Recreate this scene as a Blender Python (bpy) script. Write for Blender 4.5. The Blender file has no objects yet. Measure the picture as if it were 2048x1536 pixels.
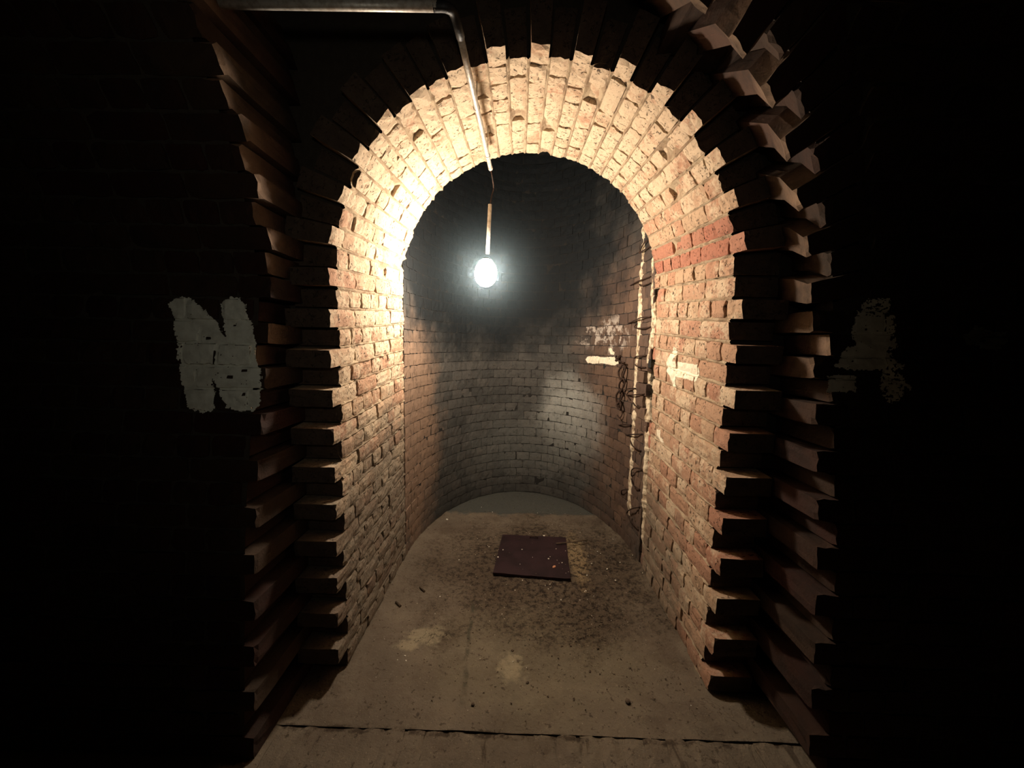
import bpy, bmesh, math, random
from mathutils import Vector, noise, Matrix
from mathutils.bvhtree import BVHTree
random.seed(7)
S = bpy.context.scene
COL = S.collection

# ------------------------------------------------------------------ camera, world, exposure, fill
FPX = 770.0
CAMZ = 1.37
rho = math.radians(1.2); yaw = math.radians(0.907); pit = math.radians(6.17)
F = Vector((-math.sin(yaw)*math.cos(pit), math.cos(yaw)*math.cos(pit), -math.sin(pit)))
r0 = Vector((math.cos(yaw), math.sin(yaw), 0)); u0 = r0.cross(F)
R = r0*math.cos(rho) + u0*math.sin(rho); U = u0*math.cos(rho) - r0*math.sin(rho)
cd = bpy.data.cameras.new('camera'); cam = bpy.data.objects.new('camera', cd); COL.objects.link(cam)
cd.sensor_width = 36.0; cd.lens = FPX/2048*36.0; cd.clip_start = 0.01
M = Matrix((R, U, -F)).transposed().to_4x4(); M.translation = Vector((0, 0, CAMZ)); cam.matrix_world = M
S.camera = cam
w = bpy.data.worlds.new('world'); S.world = w; w.use_nodes = True
w.node_tree.nodes['Background'].inputs[0].default_value = (0, 0, 0, 1)
w.node_tree.nodes['Background'].inputs[1].default_value = 0.0
S.view_settings.view_transform = 'Standard'; S.view_settings.look = 'None'
S.view_settings.gamma = 1; S.view_settings.use_curve_mapping = False
S.view_settings.exposure = 0.0
BULB_L = 450.0                      # radiance of the lamp globe
# weak spot added near the camera as fill for the gallery walls
ld = bpy.data.lights.new('fill_spot', 'SPOT'); ld.energy = 6.0; ld.color = (1.0, 0.93, 0.78)
ld.spot_size = math.radians(106); ld.spot_blend = 1.0; ld.shadow_soft_size = 0.04
lo = bpy.data.objects.new('fill_spot', ld); COL.objects.link(lo)
lo.location = (-0.02, -0.12, CAMZ+0.22)
lo.rotation_euler = (Vector((-0.16, 1.0, 0.02))).to_track_quat('-Z', 'Y').to_euler()

def ray(px, py):
    return F + R*((px-1024)/FPX) + U*((768-py)/FPX)
O = Vector((0, 0, CAMZ))
def atY(px, py, Y):
    d = ray(px, py); return O + d*(Y/d.y)
def atX(px, py, X):
    d = ray(px, py); return O + d*(X/d.x)
def atZ(px, py, Z=0.0):
    d = ray(px, py); return O + d*((Z-CAMZ)/d.z)

# ------------------------------------------------------------------ helpers
def link(name, bm, mat, parent=None, smooth=False):
    me = bpy.data.meshes.new(name); bm.to_mesh(me); bm.free()
    for m in (mat if isinstance(mat, (list, tuple)) else [mat]): me.materials.append(m)
    if smooth:
        for p in me.polygons: p.use_smooth = True
    o = bpy.data.objects.new(name, me); COL.objects.link(o)
    if parent: o.parent = parent
    return o
def tag(o, label=None, cat=None, group=None, kind=None):
    if label: o['label'] = label
    if cat: o['category'] = cat
    if group: o['group'] = group
    if kind: o['kind'] = kind
    return o
def empty(name, loc):
    o = bpy.data.objects.new(name, None); COL.objects.link(o); o.location = loc; o.empty_display_size = .05
    return o
def nz(p, s, seed=0.0):
    return noise.noise(Vector((p[0]*s+seed, p[1]*s+seed*1.7, p[2]*s-seed)))
def interp(x, xs, ys):
    if x <= xs[0]: return ys[0]
    for i in range(len(xs)-1):
        if x <= xs[i+1]:
            t = (x-xs[i])/(xs[i+1]-xs[i]); return ys[i]+(ys[i+1]-ys[i])*t
    return ys[-1]

def tube(bm, pts, rad, seg=10, caps=True, mi=0):
    pts = [Vector(p) for p in pts]; rings = []
    up = Vector((0.13, 0.31, 0.94)).normalized()
    for i, p in enumerate(pts):
        a = pts[max(0, i-1)]; b = pts[min(len(pts)-1, i+1)]
        t = (b-a).normalized()
        n = up - t*up.dot(t)
        if n.length < 1e-3: n = Vector((1, 0, 0)) - t*t.x
        n.normalize(); up = n; bb = t.cross(n)
        r = rad[i] if isinstance(rad, (list, tuple)) else rad
        rings.append([bm.verts.new(p + n*(math.cos(q)*r) + bb*(math.sin(q)*r)) for q in [2*math.pi*k/seg for k in range(seg)]])
    for i in range(len(rings)-1):
        for k in range(seg):
            f = bm.faces.new((rings[i][k], rings[i][(k+1) % seg], rings[i+1][(k+1) % seg], rings[i+1][k])); f.material_index = mi; f.smooth = True
    if caps:
        bm.faces.new(rings[0][::-1]); bm.faces.new(rings[-1])
def spline(pts, n=8):
    pts = [Vector(p) for p in pts]; out = []
    P = [pts[0]*2-pts[1]] + pts + [pts[-1]*2-pts[-2]]
    for i in range(1, len(P)-2):
        for k in range(n):
            t = k/n; a, b, c, d = P[i-1], P[i], P[i+1], P[i+2]
            out.append(0.5*((2*b)+(c-a)*t+(2*a-5*b+4*c-d)*t*t+(-a+3*b-3*c+d)*t*t*t))
    out.append(pts[-1]); return out
def lathe(bm, prof, c, axis=Vector((0, 0, 1)), seg=32):
    q = axis.to_track_quat('Z', 'Y'); rings = []
    for r, z in prof:
        rings.append([bm.verts.new(Vector(c)+q @ Vector((r*math.cos(2*math.pi*k/seg), r*math.sin(2*math.pi*k/seg), z))) for k in range(seg)])
    for i in range(len(rings)-1):
        for k in range(seg):
            f = bm.faces.new((rings[i][k], rings[i][(k+1) % seg], rings[i+1][(k+1) % seg], rings[i+1][k])); f.smooth = True
    bm.faces.new(rings[0][::-1]); bm.faces.new(rings[-1])

def brick(bm, lay, Mp, u0_, u1, v0, v1, depth, tint, nu=5, nv=3, rough=.003, rnd=.006, lift=0.0, slant=0.0, endtint=None, fade=False):
    """one brick: worn front face plus four sides running back; Mp maps (u, v, w) to the world, w>0 = out of the wall"""
    G = []
    sd = random.random()*50
    dw = [random.uniform(-slant, slant) for _ in range(4)]
    for i in range(nu+1):
        row = []
        for j in range(nv+1):
            fu = i/nu; fv = j/nv
            uu = u0_+(u1-u0_)*fu; vv = v0+(v1-v0)*fv
            edge = (i in (0, nu)) + (j in (0, nv))
            # worn outline
            p0 = Mp(uu, vv, lift)
            a = nz(p0, 45, sd)*rough*1.6; b = nz(p0, 45, sd+9)*rough*1.3
            ww = lift + nz(p0, 38, sd+3)*rough + (dw[0]*(1-fu)*(1-fv)+dw[1]*fu*(1-fv)+dw[2]*(1-fu)*fv+dw[3]*fu*fv)
            if edge:
                ww -= rnd*(.55 if edge == 1 else 1.0)*(0.7+0.8*abs(nz(p0, 70, sd)))
                if edge == 2:
                    a += (1 if i == 0 else -1)*rnd*.45; b += (1 if j == 0 else -1)*rnd*.35
            row.append(bm.verts.new(Mp(uu+a, vv+b, ww)))
        G.append(row)
    loop = [G[i][0] for i in range(nu+1)] + [G[nu][j] for j in range(1, nv+1)] + [G[i][nv] for i in range(nu-1, -1, -1)] + [G[0][j] for j in range(nv-1, 0, -1)]
    us = [u0_+(u1-u0_)*i/nu for i in range(nu+1)] + [u1]*nv + [u0_+(u1-u0_)*i/nu for i in range(nu-1, -1, -1)] + [u0_]*(nv-1)
    vs = [v0]*(nu+1) + [v0+(v1-v0)*j/nv for j in range(1, nv+1)] + [v1]*nu + [v0+(v1-v0)*j/nv for j in range(nv-1, 0, -1)]
    fs = []
    for i in range(nu):
        for j in range(nv):
            fs.append(bm.faces.new((G[i][j], G[i+1][j], G[i+1][j+1], G[i][j+1])))
    prev = loop; ends = []; fades = []; d0 = 0.0
    ds = ([.02, .10, depth] if fade and depth > .2 else [.02, depth*.5, depth]) if depth > .05 else [depth]
    for d in ds:
        cur = []
        for uu, vv in zip(us, vs):
            p0 = Mp(uu, vv, -d)
            k = rough*1.1
            cur.append(bm.verts.new(Mp(uu+nz(p0, 40, sd)*k, vv+nz(p0, 40, sd+5)*k, -d)))
        n = len(cur)
        for k in range(n):
            nf = bm.faces.new((prev[(k+1) % n], prev[k], cur[k], cur[(k+1) % n])); fs.append(nf)
            if endtint and k >= n-nv: ends.append(nf)
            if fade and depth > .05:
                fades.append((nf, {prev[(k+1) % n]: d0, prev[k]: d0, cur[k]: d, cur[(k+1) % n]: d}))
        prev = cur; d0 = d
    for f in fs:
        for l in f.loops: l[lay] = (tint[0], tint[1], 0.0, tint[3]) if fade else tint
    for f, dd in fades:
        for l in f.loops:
            q = max(0.0, 1-dd[l.vert]/.13); l[lay] = (tint[0], tint[1], tint[2]*q, tint[3])  # lit tone painted at the front edge, darkening deeper to imitate shade
    for f in ends:
        for l in f.loops: l[lay] = endtint

def new_bm():
    bm = bmesh.new(); return bm, bm.loops.layers.float_color.new('tint')

# ------------------------------------------------------------------ materials
class N:
    def __init__(s, name, rough=.85):
        s.m = bpy.data.materials.new(name); s.m.use_nodes = True; s.t = s.m.node_tree; s.b = s.t.nodes['Principled BSDF']
        s.b.inputs['Roughness'].default_value = rough
        s.tc = s.t.nodes.new('ShaderNodeTexCoord')
    def nd(s, ty, **kw):
        n = s.t.nodes.new(ty)
        for k, v in kw.items(): setattr(n, k, v)
        return n
    def L(s, a, b): s.t.links.new(a, b)
    def val(s, inp, v):
        if hasattr(v, 'links'): s.L(v, inp)
        elif isinstance(v, (tuple, list)) and len(v) == 3 and inp.type == 'RGBA': inp.default_value = (*v, 1)
        else: inp.default_value = v
    def noise(s, scale, detail=4, rough=.6, vec=None, seed=0, dist=0):
        n = s.nd('ShaderNodeTexNoise'); n.inputs['Scale'].default_value = scale; n.inputs['Detail'].default_value = detail
        n.inputs['Roughness'].default_value = rough; n.inputs['Distortion'].default_value = dist
        mp = s.nd('ShaderNodeMapping'); mp.inputs['Location'].default_value = (seed*3.1, seed*1.7, seed*.9)
        s.L(vec or s.tc.outputs['Object'], mp.inputs[0]); s.L(mp.outputs[0], n.inputs['Vector']); return n.outputs['Fac']
    def voro(s, scale, seed=0):
        n = s.nd('ShaderNodeTexVoronoi'); n.inputs['Scale'].default_value = scale
        mp = s.nd('ShaderNodeMapping'); mp.inputs['Location'].default_value = (seed*3.1, seed*1.7, seed*.9)
        s.L(s.tc.outputs['Object'], mp.inputs[0]); s.L(mp.outputs[0], n.inputs['Vector']); return n.outputs['Distance']
    def ss(s, v, a, b, o0=0., o1=1.):
        n = s.nd('ShaderNodeMapRange', interpolation_type='SMOOTHSTEP'); s.val(n.inputs[0], v)
        n.inputs[1].default_value = a; n.inputs[2].default_value = b; n.inputs[3].default_value = o0; n.inputs[4].default_value = o1
        if a > b:
            n.inputs[1].default_value = b; n.inputs[2].default_value = a; n.inputs[3].default_value = o1; n.inputs[4].default_value = o0
        return n.outputs[0]
    def math(s, op, a, b=0.0, c=None):
        n = s.nd('ShaderNodeMath', operation=op); s.val(n.inputs[0], a); s.val(n.inputs[1], b)
        if c is not None: s.val(n.inputs[2], c)
        return n.outputs[0]
    def mix(s, f, a, b, blend='MIX'):
        n = s.nd('ShaderNodeMix', data_type='RGBA', blend_type=blend); s.val(n.inputs[0], f); s.val(n.inputs[6], a); s.val(n.inputs[7], b)
        return n.outputs[2]
    def xyz(s):
        n = s.nd('ShaderNodeSeparateXYZ'); s.L(s.tc.outputs['Object'], n.inputs[0]); return n.outputs
    def blob(s, c, r, wob=.5, nsc=4, seed=0, soft=.35):
        """stain with its own shape: 1 inside an irregular ellipsoid of centre c, radii r"""
        mp = s.nd('ShaderNodeMapping'); mp.vector_type = 'TEXTURE'
        mp.inputs['Location'].default_value = c; mp.inputs['Scale'].default_value = r
        s.L(s.tc.outputs['Object'], mp.inputs[0])
        ln = s.nd('ShaderNodeVectorMath', operation='LENGTH'); s.L(mp.outputs[0], ln.inputs[0])
        d = s.math('ADD', ln.outputs['Value'], s.math('MULTIPLY', s.math('SUBTRACT', s.noise(nsc, 5, .6, seed=seed), .5), wob*2))
        return s.ss(d, 1+soft, 1-soft)
    def bump(s, h, dist=.004, strength=1., normal=None):
        n = s.nd('ShaderNodeBump'); n.inputs['Distance'].default_value = dist; n.inputs['Strength'].default_value = strength
        s.L(h, n.inputs['Height'])
        if normal: s.L(normal, n.inputs['Normal'])
        return n.outputs[0]
    def out(s, col, nrm=None):
        s.val(s.b.inputs['Base Color'], col)
        if nrm: s.L(nrm, s.b.inputs['Normal'])
        s.b.inputs['Specular IOR Level'].default_value = .25
        return s.m

def mat_tunnel_brick():
    s = N('limewashed_brick', .88)
    at = s.nd('ShaderNodeAttribute', attribute_name='tint'); sp = s.nd('ShaderNodeSeparateColor'); s.L(at.outputs['Color'], sp.inputs[0])
    t, red, cr = sp.outputs[0], sp.outputs[1], sp.outputs[2]
    base = s.mix(t, (.42, .235, .15), (.47, .33, .215))
    base = s.mix(red, base, (.36, .125, .085))
    # cream salts
    n1 = s.noise(9, 6, .65, seed=1); n2 = s.noise(60, 4, .6, seed=2)
    m = s.math('ADD', n1, s.math('MULTIPLY', s.math('SUBTRACT', n2, .5), .5))
    m = s.math('ADD', m, s.math('MULTIPLY', s.math('SUBTRACT', cr, .5), .55))
    m = s.ss(m, .40, .62)
    base = s.mix(s.math('MULTIPLY', m, .85), base, (.60, .48, .335))
    # grime and pits
    g = s.ss(s.noise(28, 7, .7, seed=4), .56, .70)
    base = s.mix(s.math('MULTIPLY', g, .45), base, (.16, .11, .075))
    pit = s.ss(s.noise(70, 4, .6, seed=6, dist=.8), .405, .355)
    fs_ = s.ss(s.noise(150, 4, .75, seed=51), .57, .66)
    base = s.mix(s.math('MULTIPLY', fs_, .55), base, (.12, .08, .05))
    reg = s.ss(s.noise(6, 3, .5, seed=8), .38, .56, .15, 1.)
    pit = s.math('MULTIPLY', pit, reg)
    base = s.mix(s.math('MULTIPLY', pit, .85), base, (.035, .022, .014))
    grime_shade = s.blob((-.69, 1.95, .12), (.35, 1.0, .80), .5, 6, 33, .35)  # grey grime, darkened further to imitate lamp falloff down the wall
    base = s.mix(s.math('MULTIPLY', grime_shade, .8), base, s.mix(s.noise(30, 5, seed=35), (.065, .056, .042), (.17, .145, .11)))
    grime_shade = s.blob((.79, 2.2, .05), (.3, .55, .50), .6, 6, 34, .4)
    base = s.mix(s.math('MULTIPLY', grime_shade, .7), base, s.mix(s.noise(30, 5, seed=36), (.08, .066, .048), (.20, .16, .115)))
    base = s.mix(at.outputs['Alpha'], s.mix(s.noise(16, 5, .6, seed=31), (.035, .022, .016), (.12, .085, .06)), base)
    h = s.math('ADD', s.math('MULTIPLY', s.noise(120, 5, .7, seed=3), .35), s.math('MULTIPLY', s.noise(35, 4, .6, seed=5), .6))
    h = s.math('SUBTRACT', h, s.math('MULTIPLY', pit, 1.3))
    return s.out(base, s.bump(h, .008, 1.))
def mat_tunnel_mortar():
    s = N('cream_lime_mortar', .95)
    c = s.mix(s.ss(s.noise(14, 5, .6, seed=3), .42, .62), (.53, .42, .285), (.36, .26, .17))
    dk = s.ss(s.noise(48, 5, .7, seed=11), .60, .70)
    c = s.mix(s.math('MULTIPLY', dk, .85), c, (.05, .032, .02))
    grime_shade = s.blob((-.69, 1.95, .12), (.35, 1.0, .85), .5, 6, 33, .35)  # same low grime and painted falloff over the joints
    c = s.mix(s.math('MULTIPLY', grime_shade, .85), c, (.12, .10, .075))
    grime_shade = s.blob((.79, 2.2, .05), (.3, .55, .50), .6, 6, 34, .4)
    c = s.mix(s.math('MULTIPLY', grime_shade, .8), c, (.12, .10, .07))
    return s.out(c, s.bump(s.noise(70, 6, .7, seed=7), .010, 1.))
def mat_dark(name, c):
    s = N(name, .95); return s.out(s.mix(s.noise(30, 4), tuple(x*.6 for x in c), tuple(x*1.4 for x in c)), s.bump(s.noise(60, 5), .006, .8))
def mat_gallery_brick():
    s = N('sooty_gallery_brick', .9)
    at = s.nd('ShaderNodeAttribute', attribute_name='tint'); sp = s.nd('ShaderNodeSeparateColor'); s.L(at.outputs['Color'], sp.inputs[0])
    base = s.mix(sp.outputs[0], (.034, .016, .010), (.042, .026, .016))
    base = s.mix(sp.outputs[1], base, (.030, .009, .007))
    base = s.mix(sp.outputs[2], base, (.30, .20, .13))  # third channel paints in the lamp-lit tone
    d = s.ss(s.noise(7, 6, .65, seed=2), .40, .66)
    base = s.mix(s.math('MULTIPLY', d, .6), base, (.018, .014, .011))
    h = s.math('ADD', s.math('MULTIPLY', s.noise(110, 5, .7, seed=3), .35), s.math('MULTIPLY', s.noise(30, 4, .6, seed=5), .6))
    return s.out(base, s.bump(h, .006, .8))
def mat_apse():
    s = N('dark_apse_brick', .8)
    at = s.nd('ShaderNodeAttribute', attribute_name='tint'); sp = s.nd('ShaderNodeSeparateColor'); s.L(at.outputs['Color'], sp.inputs[0])
    base = s.mix(sp.outputs[0], (.050, .050, .046), (.080, .076, .068))
    br = s.blob((.86, 2.75, .95), (.42, .70, 1.15), .55, 5, 1, .4)
    base = s.mix(br, base, s.mix(sp.outputs[0], (.085, .055, .042), (.15, .095, .065)))
    sa = s.blob((-.75, 2.45, .72), (.42, .42, .80), .5, 6, 2, .35)
    base = s.mix(sa, base, (.24, .16, .11))
    # tan brick low on the left jamb, painted glow, grey plaster, white residue
    gy = s.blob((.44, 3.25, .74), (.22, .45, .30), .8, 4, 3, .6)
    base = s.mix(s.math('MULTIPLY', gy, .85), base, (.36, .37, .34))  # reflected glow put into the colour as a pale patch
    g2 = s.blob((.15, 3.4, .45), (.6, .6, .28), .8, 6, 13, .6)
    base = s.mix(s.math('MULTIPLY', g2, .45), base, (.16, .165, .15))
    wb = s.blob((.66, 3.05, 1.46), (.26, .4, .14), .9, 10, 4, .3)
    wb = s.math('MULTIPLY', wb, s.ss(s.noise(16, 4, .7, seed=19), .47, .56))
    wb = s.math('MULTIPLY', wb, s.ss(sp.outputs[1], .35, .6))
    base = s.mix(s.math('MULTIPLY', wb, .85), base, (.48, .42, .36))
    # near-black irregular area high on the end wall behind the lamp
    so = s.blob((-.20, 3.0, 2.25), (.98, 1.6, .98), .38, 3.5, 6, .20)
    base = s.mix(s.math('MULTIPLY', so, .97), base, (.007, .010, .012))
    gr = s.ss(s.noise(24, 7, .72, seed=9), .50, .72)
    base = s.mix(s.math('MULTIPLY', gr, .6), base, (.012, .011, .010))
    h = s.math('ADD', s.math('MULTIPLY', s.noise(130, 5, .7, seed=3), .4), s.math('MULTIPLY', s.noise(26, 5, .6, seed=5), .7))
    return s.out(base, s.bump(h, .008, .9))
def mat_floor():
    s = N('dusty_concrete', .95)
    X, Y, Z = s.xyz()
    base = s.mix(s.ss(s.noise(2.2, 5, .6, seed=1), .35, .65), (.135, .108, .078), (.185, .150, .108))
    base = s.mix(s.math('MULTIPLY', s.ss(s.noise(5, 6, .65, seed=2), .45, .7), .6), base, (.095, .070, .050))
    ol = s.blob((.10, 1.55, 0), (.42, .30, 1), .7, 5, 3, .5)
    base = s.mix(s.math('MULTIPLY', ol, .35), base, (.20, .175, .108))
    # damp dirt around the plate
    dm = s.blob((.25, 2.25, 0), (.72, .58, 1), .8, 4.5, 4, .5)
    base = s.mix(s.math('MULTIPLY', dm, .60), base, (.075, .050, .030))
    pale = s.blob((.40, 2.36, 0), (.06, .27, 1), .8, 16, 5, .4)
    base = s.mix(s.math('MULTIPLY', pale, .8), base, (.30, .22, .12))
    grey = s.ss(s.math('ADD', Y, s.math('MULTIPLY', s.noise(14, 6, seed=6), .22)), 3.04, 3.10)
    base = s.mix(grey, base, (.075, .078, .068))
    for c, r, k in [((-.40, 1.66, 0), (.075, .05, 1), 7), ((.0, 1.50, 0), (.05, .06, 1), 8), ((-.47, 1.60, 0), (.05, .025, 1), 9)]:
        base = s.mix(s.math('MULTIPLY', s.blob(c, r, 1.3, 30, k, .5), .65), base, (.36, .31, .20))
    jl = s.ss(s.math('ABSOLUTE', s.math('ADD', s.math('SUBTRACT', Y, 1.215), s.math('MULTIPLY', s.math('SUBTRACT', s.noise(7, 4, seed=41), .5), .05))), .016, .004)
    jl = s.math('MULTIPLY', jl, s.ss(s.noise(16, 5, .7, seed=42), .44, .58))
    base = s.mix(s.math('MULTIPLY', jl, .8), base, (.04, .026, .016))
    cm = s.nd('ShaderNodeCombineXYZ'); s.L(s.math('MULTIPLY', X, 2.6), cm.inputs[0]); s.L(s.math('MULTIPLY', Y, .55), cm.inputs[1])
    vm = s.math('MULTIPLY', s.ss(s.noise(7, 4, .6, vec=cm.outputs[0], seed=43), .60, .68), s.ss(Y, 1.23, 1.19))
    base = s.mix(s.math('MULTIPLY', vm, .7), base, (.05, .034, .022))
    # long dark drip line
    ln = s.math('ABSOLUTE', s.math('SUBTRACT', X, s.math('ADD', s.math('MULTIPLY', Y, -.045), s.math('ADD', -.126, s.math('MULTIPLY', s.math('SUBTRACT', s.noise(9, 3, seed=12), .5), .045)))))
    lm = s.math('MULTIPLY', s.ss(ln, .016, .003), s.math('MULTIPLY', s.ss(Y, 1.30, 1.36), s.ss(Y, 1.93, 1.85)))
    lm = s.math('MULTIPLY', lm, s.ss(s.noise(14, 4, seed=14), .33, .55))
    base = s.mix(s.math('MULTIPLY', lm, .7), base, (.055, .055, .036))
    # fine cracks
    ck = s.math('ABSOLUTE', s.math('SUBTRACT', s.noise(2.6, 5, .6, seed=21), .5))
    ck = s.math('MULTIPLY', s.ss(ck, .003, .0006), s.ss(s.noise(1.8, 2, seed=23), .58, .64))
    base = s.mix(s.math('MULTIPLY', ck, .7), base, (.06, .045, .03))
    dt = s.math('MULTIPLY', dm, s.ss(s.noise(34, 5, .75, seed=27), .47, .60))
    base = s.mix(s.math('MULTIPLY', dt, .9), base, (.022, .014, .009))
    sp = s.ss(s.noise(42, 4, .65, seed=15), .60, .67)
    base = s.mix(s.math('MULTIPLY', sp, .7), base, (.045, .032, .022))
    sp2 = s.ss(s.noise(150, 3, .6, seed=16), .64, .72)
    base = s.mix(s.math('MULTIPLY', sp2, .6), base, (.34, .29, .20))
    h = s.math('ADD', s.math('MULTIPLY', s.noise(150, 5, .7, seed=3), .30), s.math('MULTIPLY', s.noise(18, 6, .65, seed=5), .8))
    h = s.math('ADD', h, s.math('MULTIPLY', s.noise(60, 4, .65, seed=25), s.math('ADD', .35, s.math('MULTIPLY', dm, 1.6))))
    return s.out(base, s.bump(h, .010, 1.0))
def mat_simple(name, c, rough=.6, metal=0., c2=None, sc=40, bump=.002):
    s = N(name, rough); s.b.inputs['Metallic'].default_value = metal
    c2 = c2 or tuple(x*.6 for x in c)
    return s.out(s.mix(s.ss(s.noise(sc, 5, .6), .4, .65), c, c2), s.bump(s.noise(sc*3, 4), bump, .6))

M_TB = mat_tunnel_brick(); M_TM = mat_tunnel_mortar(); M_GB = mat_gallery_brick(); M_AP = mat_apse(); M_FL = mat_floor()
M_GM = mat_dark('grey_gallery_mortar', (.050, .040, .030)); M_VOID = mat_dark('earth_dark_core', (.010, .008, .006))
M_APM = mat_dark('black_apse_mortar', (.022, .021, .019))
M_PIPE = mat_simple('galvanised_conduit', (.60, .58, .52), .45, .35, (.42, .38, .32), 60, .001)
M_BLK = mat_simple('black_rubber', (.02, .02, .02), .5, 0)
M_RUST = mat_simple('rusty_iron', (.055, .03, .02), .8, .2, (.02, .013, .01), 60)
M_PLATE = mat_simple('maroon_painted_steel', (.030, .014, .016), .55, .1, (.018, .009, .010), 9, .0015)
M_PAINT = mat_simple('faded_white_paint', (.80, .82, .72), .8, 0, (.66, .67, .58), 30, .001)
M_PAINT2 = mat_simple('ghosted_white_paint', (.13, .14, .11), .85, 0, (.08, .085, .065), 30, .001)
M_PAINTB = mat_simple('white_arrow_paint', (.85, .78, .62), .8, 0, (.72, .64, .48), 45, .001)
M_CREAM = mat_simple('crumbling_cream_mortar', (.72, .62, .45), .95, 0, (.30, .22, .14), 30, .006)
M_CHIP = mat_simple('pale_stone', (.75, .70, .60), .8, 0, (.5, .45, .36), 60)
M_ORG = mat_simple('orange_brick_fragment', (.55, .26, .14), .85, 0, (.36, .16, .09), 60)
M_GRIT = mat_simple('dark_grit', (.11, .08, .055), .95, 0, (.035, .025, .018), 20)
M_STRAW = mat_simple('dry_twig', (.10, .07, .045), .8)

# ------------------------------------------------------------------ tunnel lining
CX = .048; RAD = .735; YN = 1.47; YF = 2.31
def zc(Y): return CAMZ + .262 + .066*(Y-YN)/(YF-YN)
NL, NR, NA = 22, 20, 31
def tun(side):
    # (u=depth Y, v in courses, w into the passage)
    if side == 'L':
        return lambda u, v, w_: Vector((CX-RAD+w_ + .006*nz((0, u, v*.07), 2, 3), u, zc(u)*v/NL))
    if side == 'R':
        return lambda u, v, w_: Vector((CX+RAD-w_ - .006*nz((9, u, v*.07), 2, 4), u, zc(u)*v/NR))
    def f(u, v, w_):
        a = math.pi - math.pi*v/NA; r = RAD-w_
        return Vector((CX+r*math.cos(a), u, zc(u)+r*math.sin(a)))
    return f
def tint_for(side, v):
    red = 0.0; cr = random.uniform(.2, .6)
    if side == 'A':
        x = v/NA
        cr = random.uniform(.55, 1.0) if .08 < x < .80 else random.uniform(.35, .8)
        if x > .86: cr = random.uniform(.1, .45)
        if v in (28, 29): red = random.uniform(.55, .8); cr = 0.02
    if side == 'L': cr = random.uniform(.35, .75)
    if side == 'R':
        cr = random.uniform(.15, .6); red = random.choice([0, 0, 0, .15, .35])
    return (random.random(), red, cr, 1)
def build_tunnel(side, name):
    bm, lay = new_bm(); f = tun(side)
    n = {'L': NL, 'R': NR, 'A': NA}[side]
    g = .075
    for c in range(n):
        prot = (c % 2 == 1) if side in 'LA' else (c % 2 == 0)
        stretch = prot if side == 'L' else (not prot)
        if side == 'A': stretch = random.random() < .35
        y = YN - (.066 + random.uniform(-.012, .012) if prot else random.uniform(-.008, .008))
        if side == 'A' and random.random() < .15: y += .03
        first = True
        yend = YF if side != 'R' else YF-.065
        while y < yend-.03:
            ln = .224 if stretch and not (first and side == 'A') else .110
            if side == 'A' and not first: stretch = random.random() < .3
            if first and not stretch and side == 'R': ln = .110
            y1 = min(y+ln, yend)
            if yend-y1 < .05: y1 = yend
            gap = random.uniform(.004, .009) * (1.35 if side == 'L' else 1)
            lift = random.uniform(-.003, .004)
            dep = .168 if first or y < YN+.03 else .03
            v0 = c + g*random.uniform(.8, 1.5); v1 = c+1-g*random.uniform(.6, 1.3)
            if side == 'A' and random.random() < .05 and not first:
                lift -= .02
            brick(bm, lay, f, y, y1-gap, v0, v1, dep, tint_for(side, c), nu=7 if ln > .15 else 5, nv=4,
                  rough=.0048 if side == 'R' else .006, rnd=.007, lift=lift, slant=.003, endtint=((random.random(), 0, 0, 0) if first else None))
            y = y1; first = False
    o = link(name, bm, M_TB, smooth=False); tag(o, kind='structure')
    # mortar backing with raised bed joints, ragged
    bm = bmesh.new(); per = 6; ny = 64; rows = []
    y0 = YN+.006
    for k in range(n*per+1):
        v = k/per; row = []
        fr = abs((v % 1.0) - (1 if (v % 1.0) > .5 else 0))
        for j in range(ny+1):
            yy = y0+(YF-y0)*j/ny
            p = f(yy, v, 0)
            ww = (-.002 if fr < .05 else (-.012 if fr < .2 else -.02)) + .008*nz(p, 30, 5) + .004*nz(p, 9, 8)
            row.append(bm.verts.new(f(yy, v + .05*nz(p, 22, 2), ww)))
        rows.append(row)
    for k in range(n*per):
        for j in range(ny):
            if side == 'R':
                yy = y0+(YF-y0)*(j+.5)/ny; zz = (k+.5)/per/n*CAMZ*1.2
                if yy > YF-.075: continue
            bm.faces.new((rows[k][j], rows[k+1][j], rows[k+1][j+1], rows[k][j+1]))
    m = link('mortar_joints', bm, M_TM, parent=o)
    return o
build_tunnel('L', 'wall_left'); build_tunnel('A', 'ceiling'); build_tunnel('R', 'wall_right')

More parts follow.
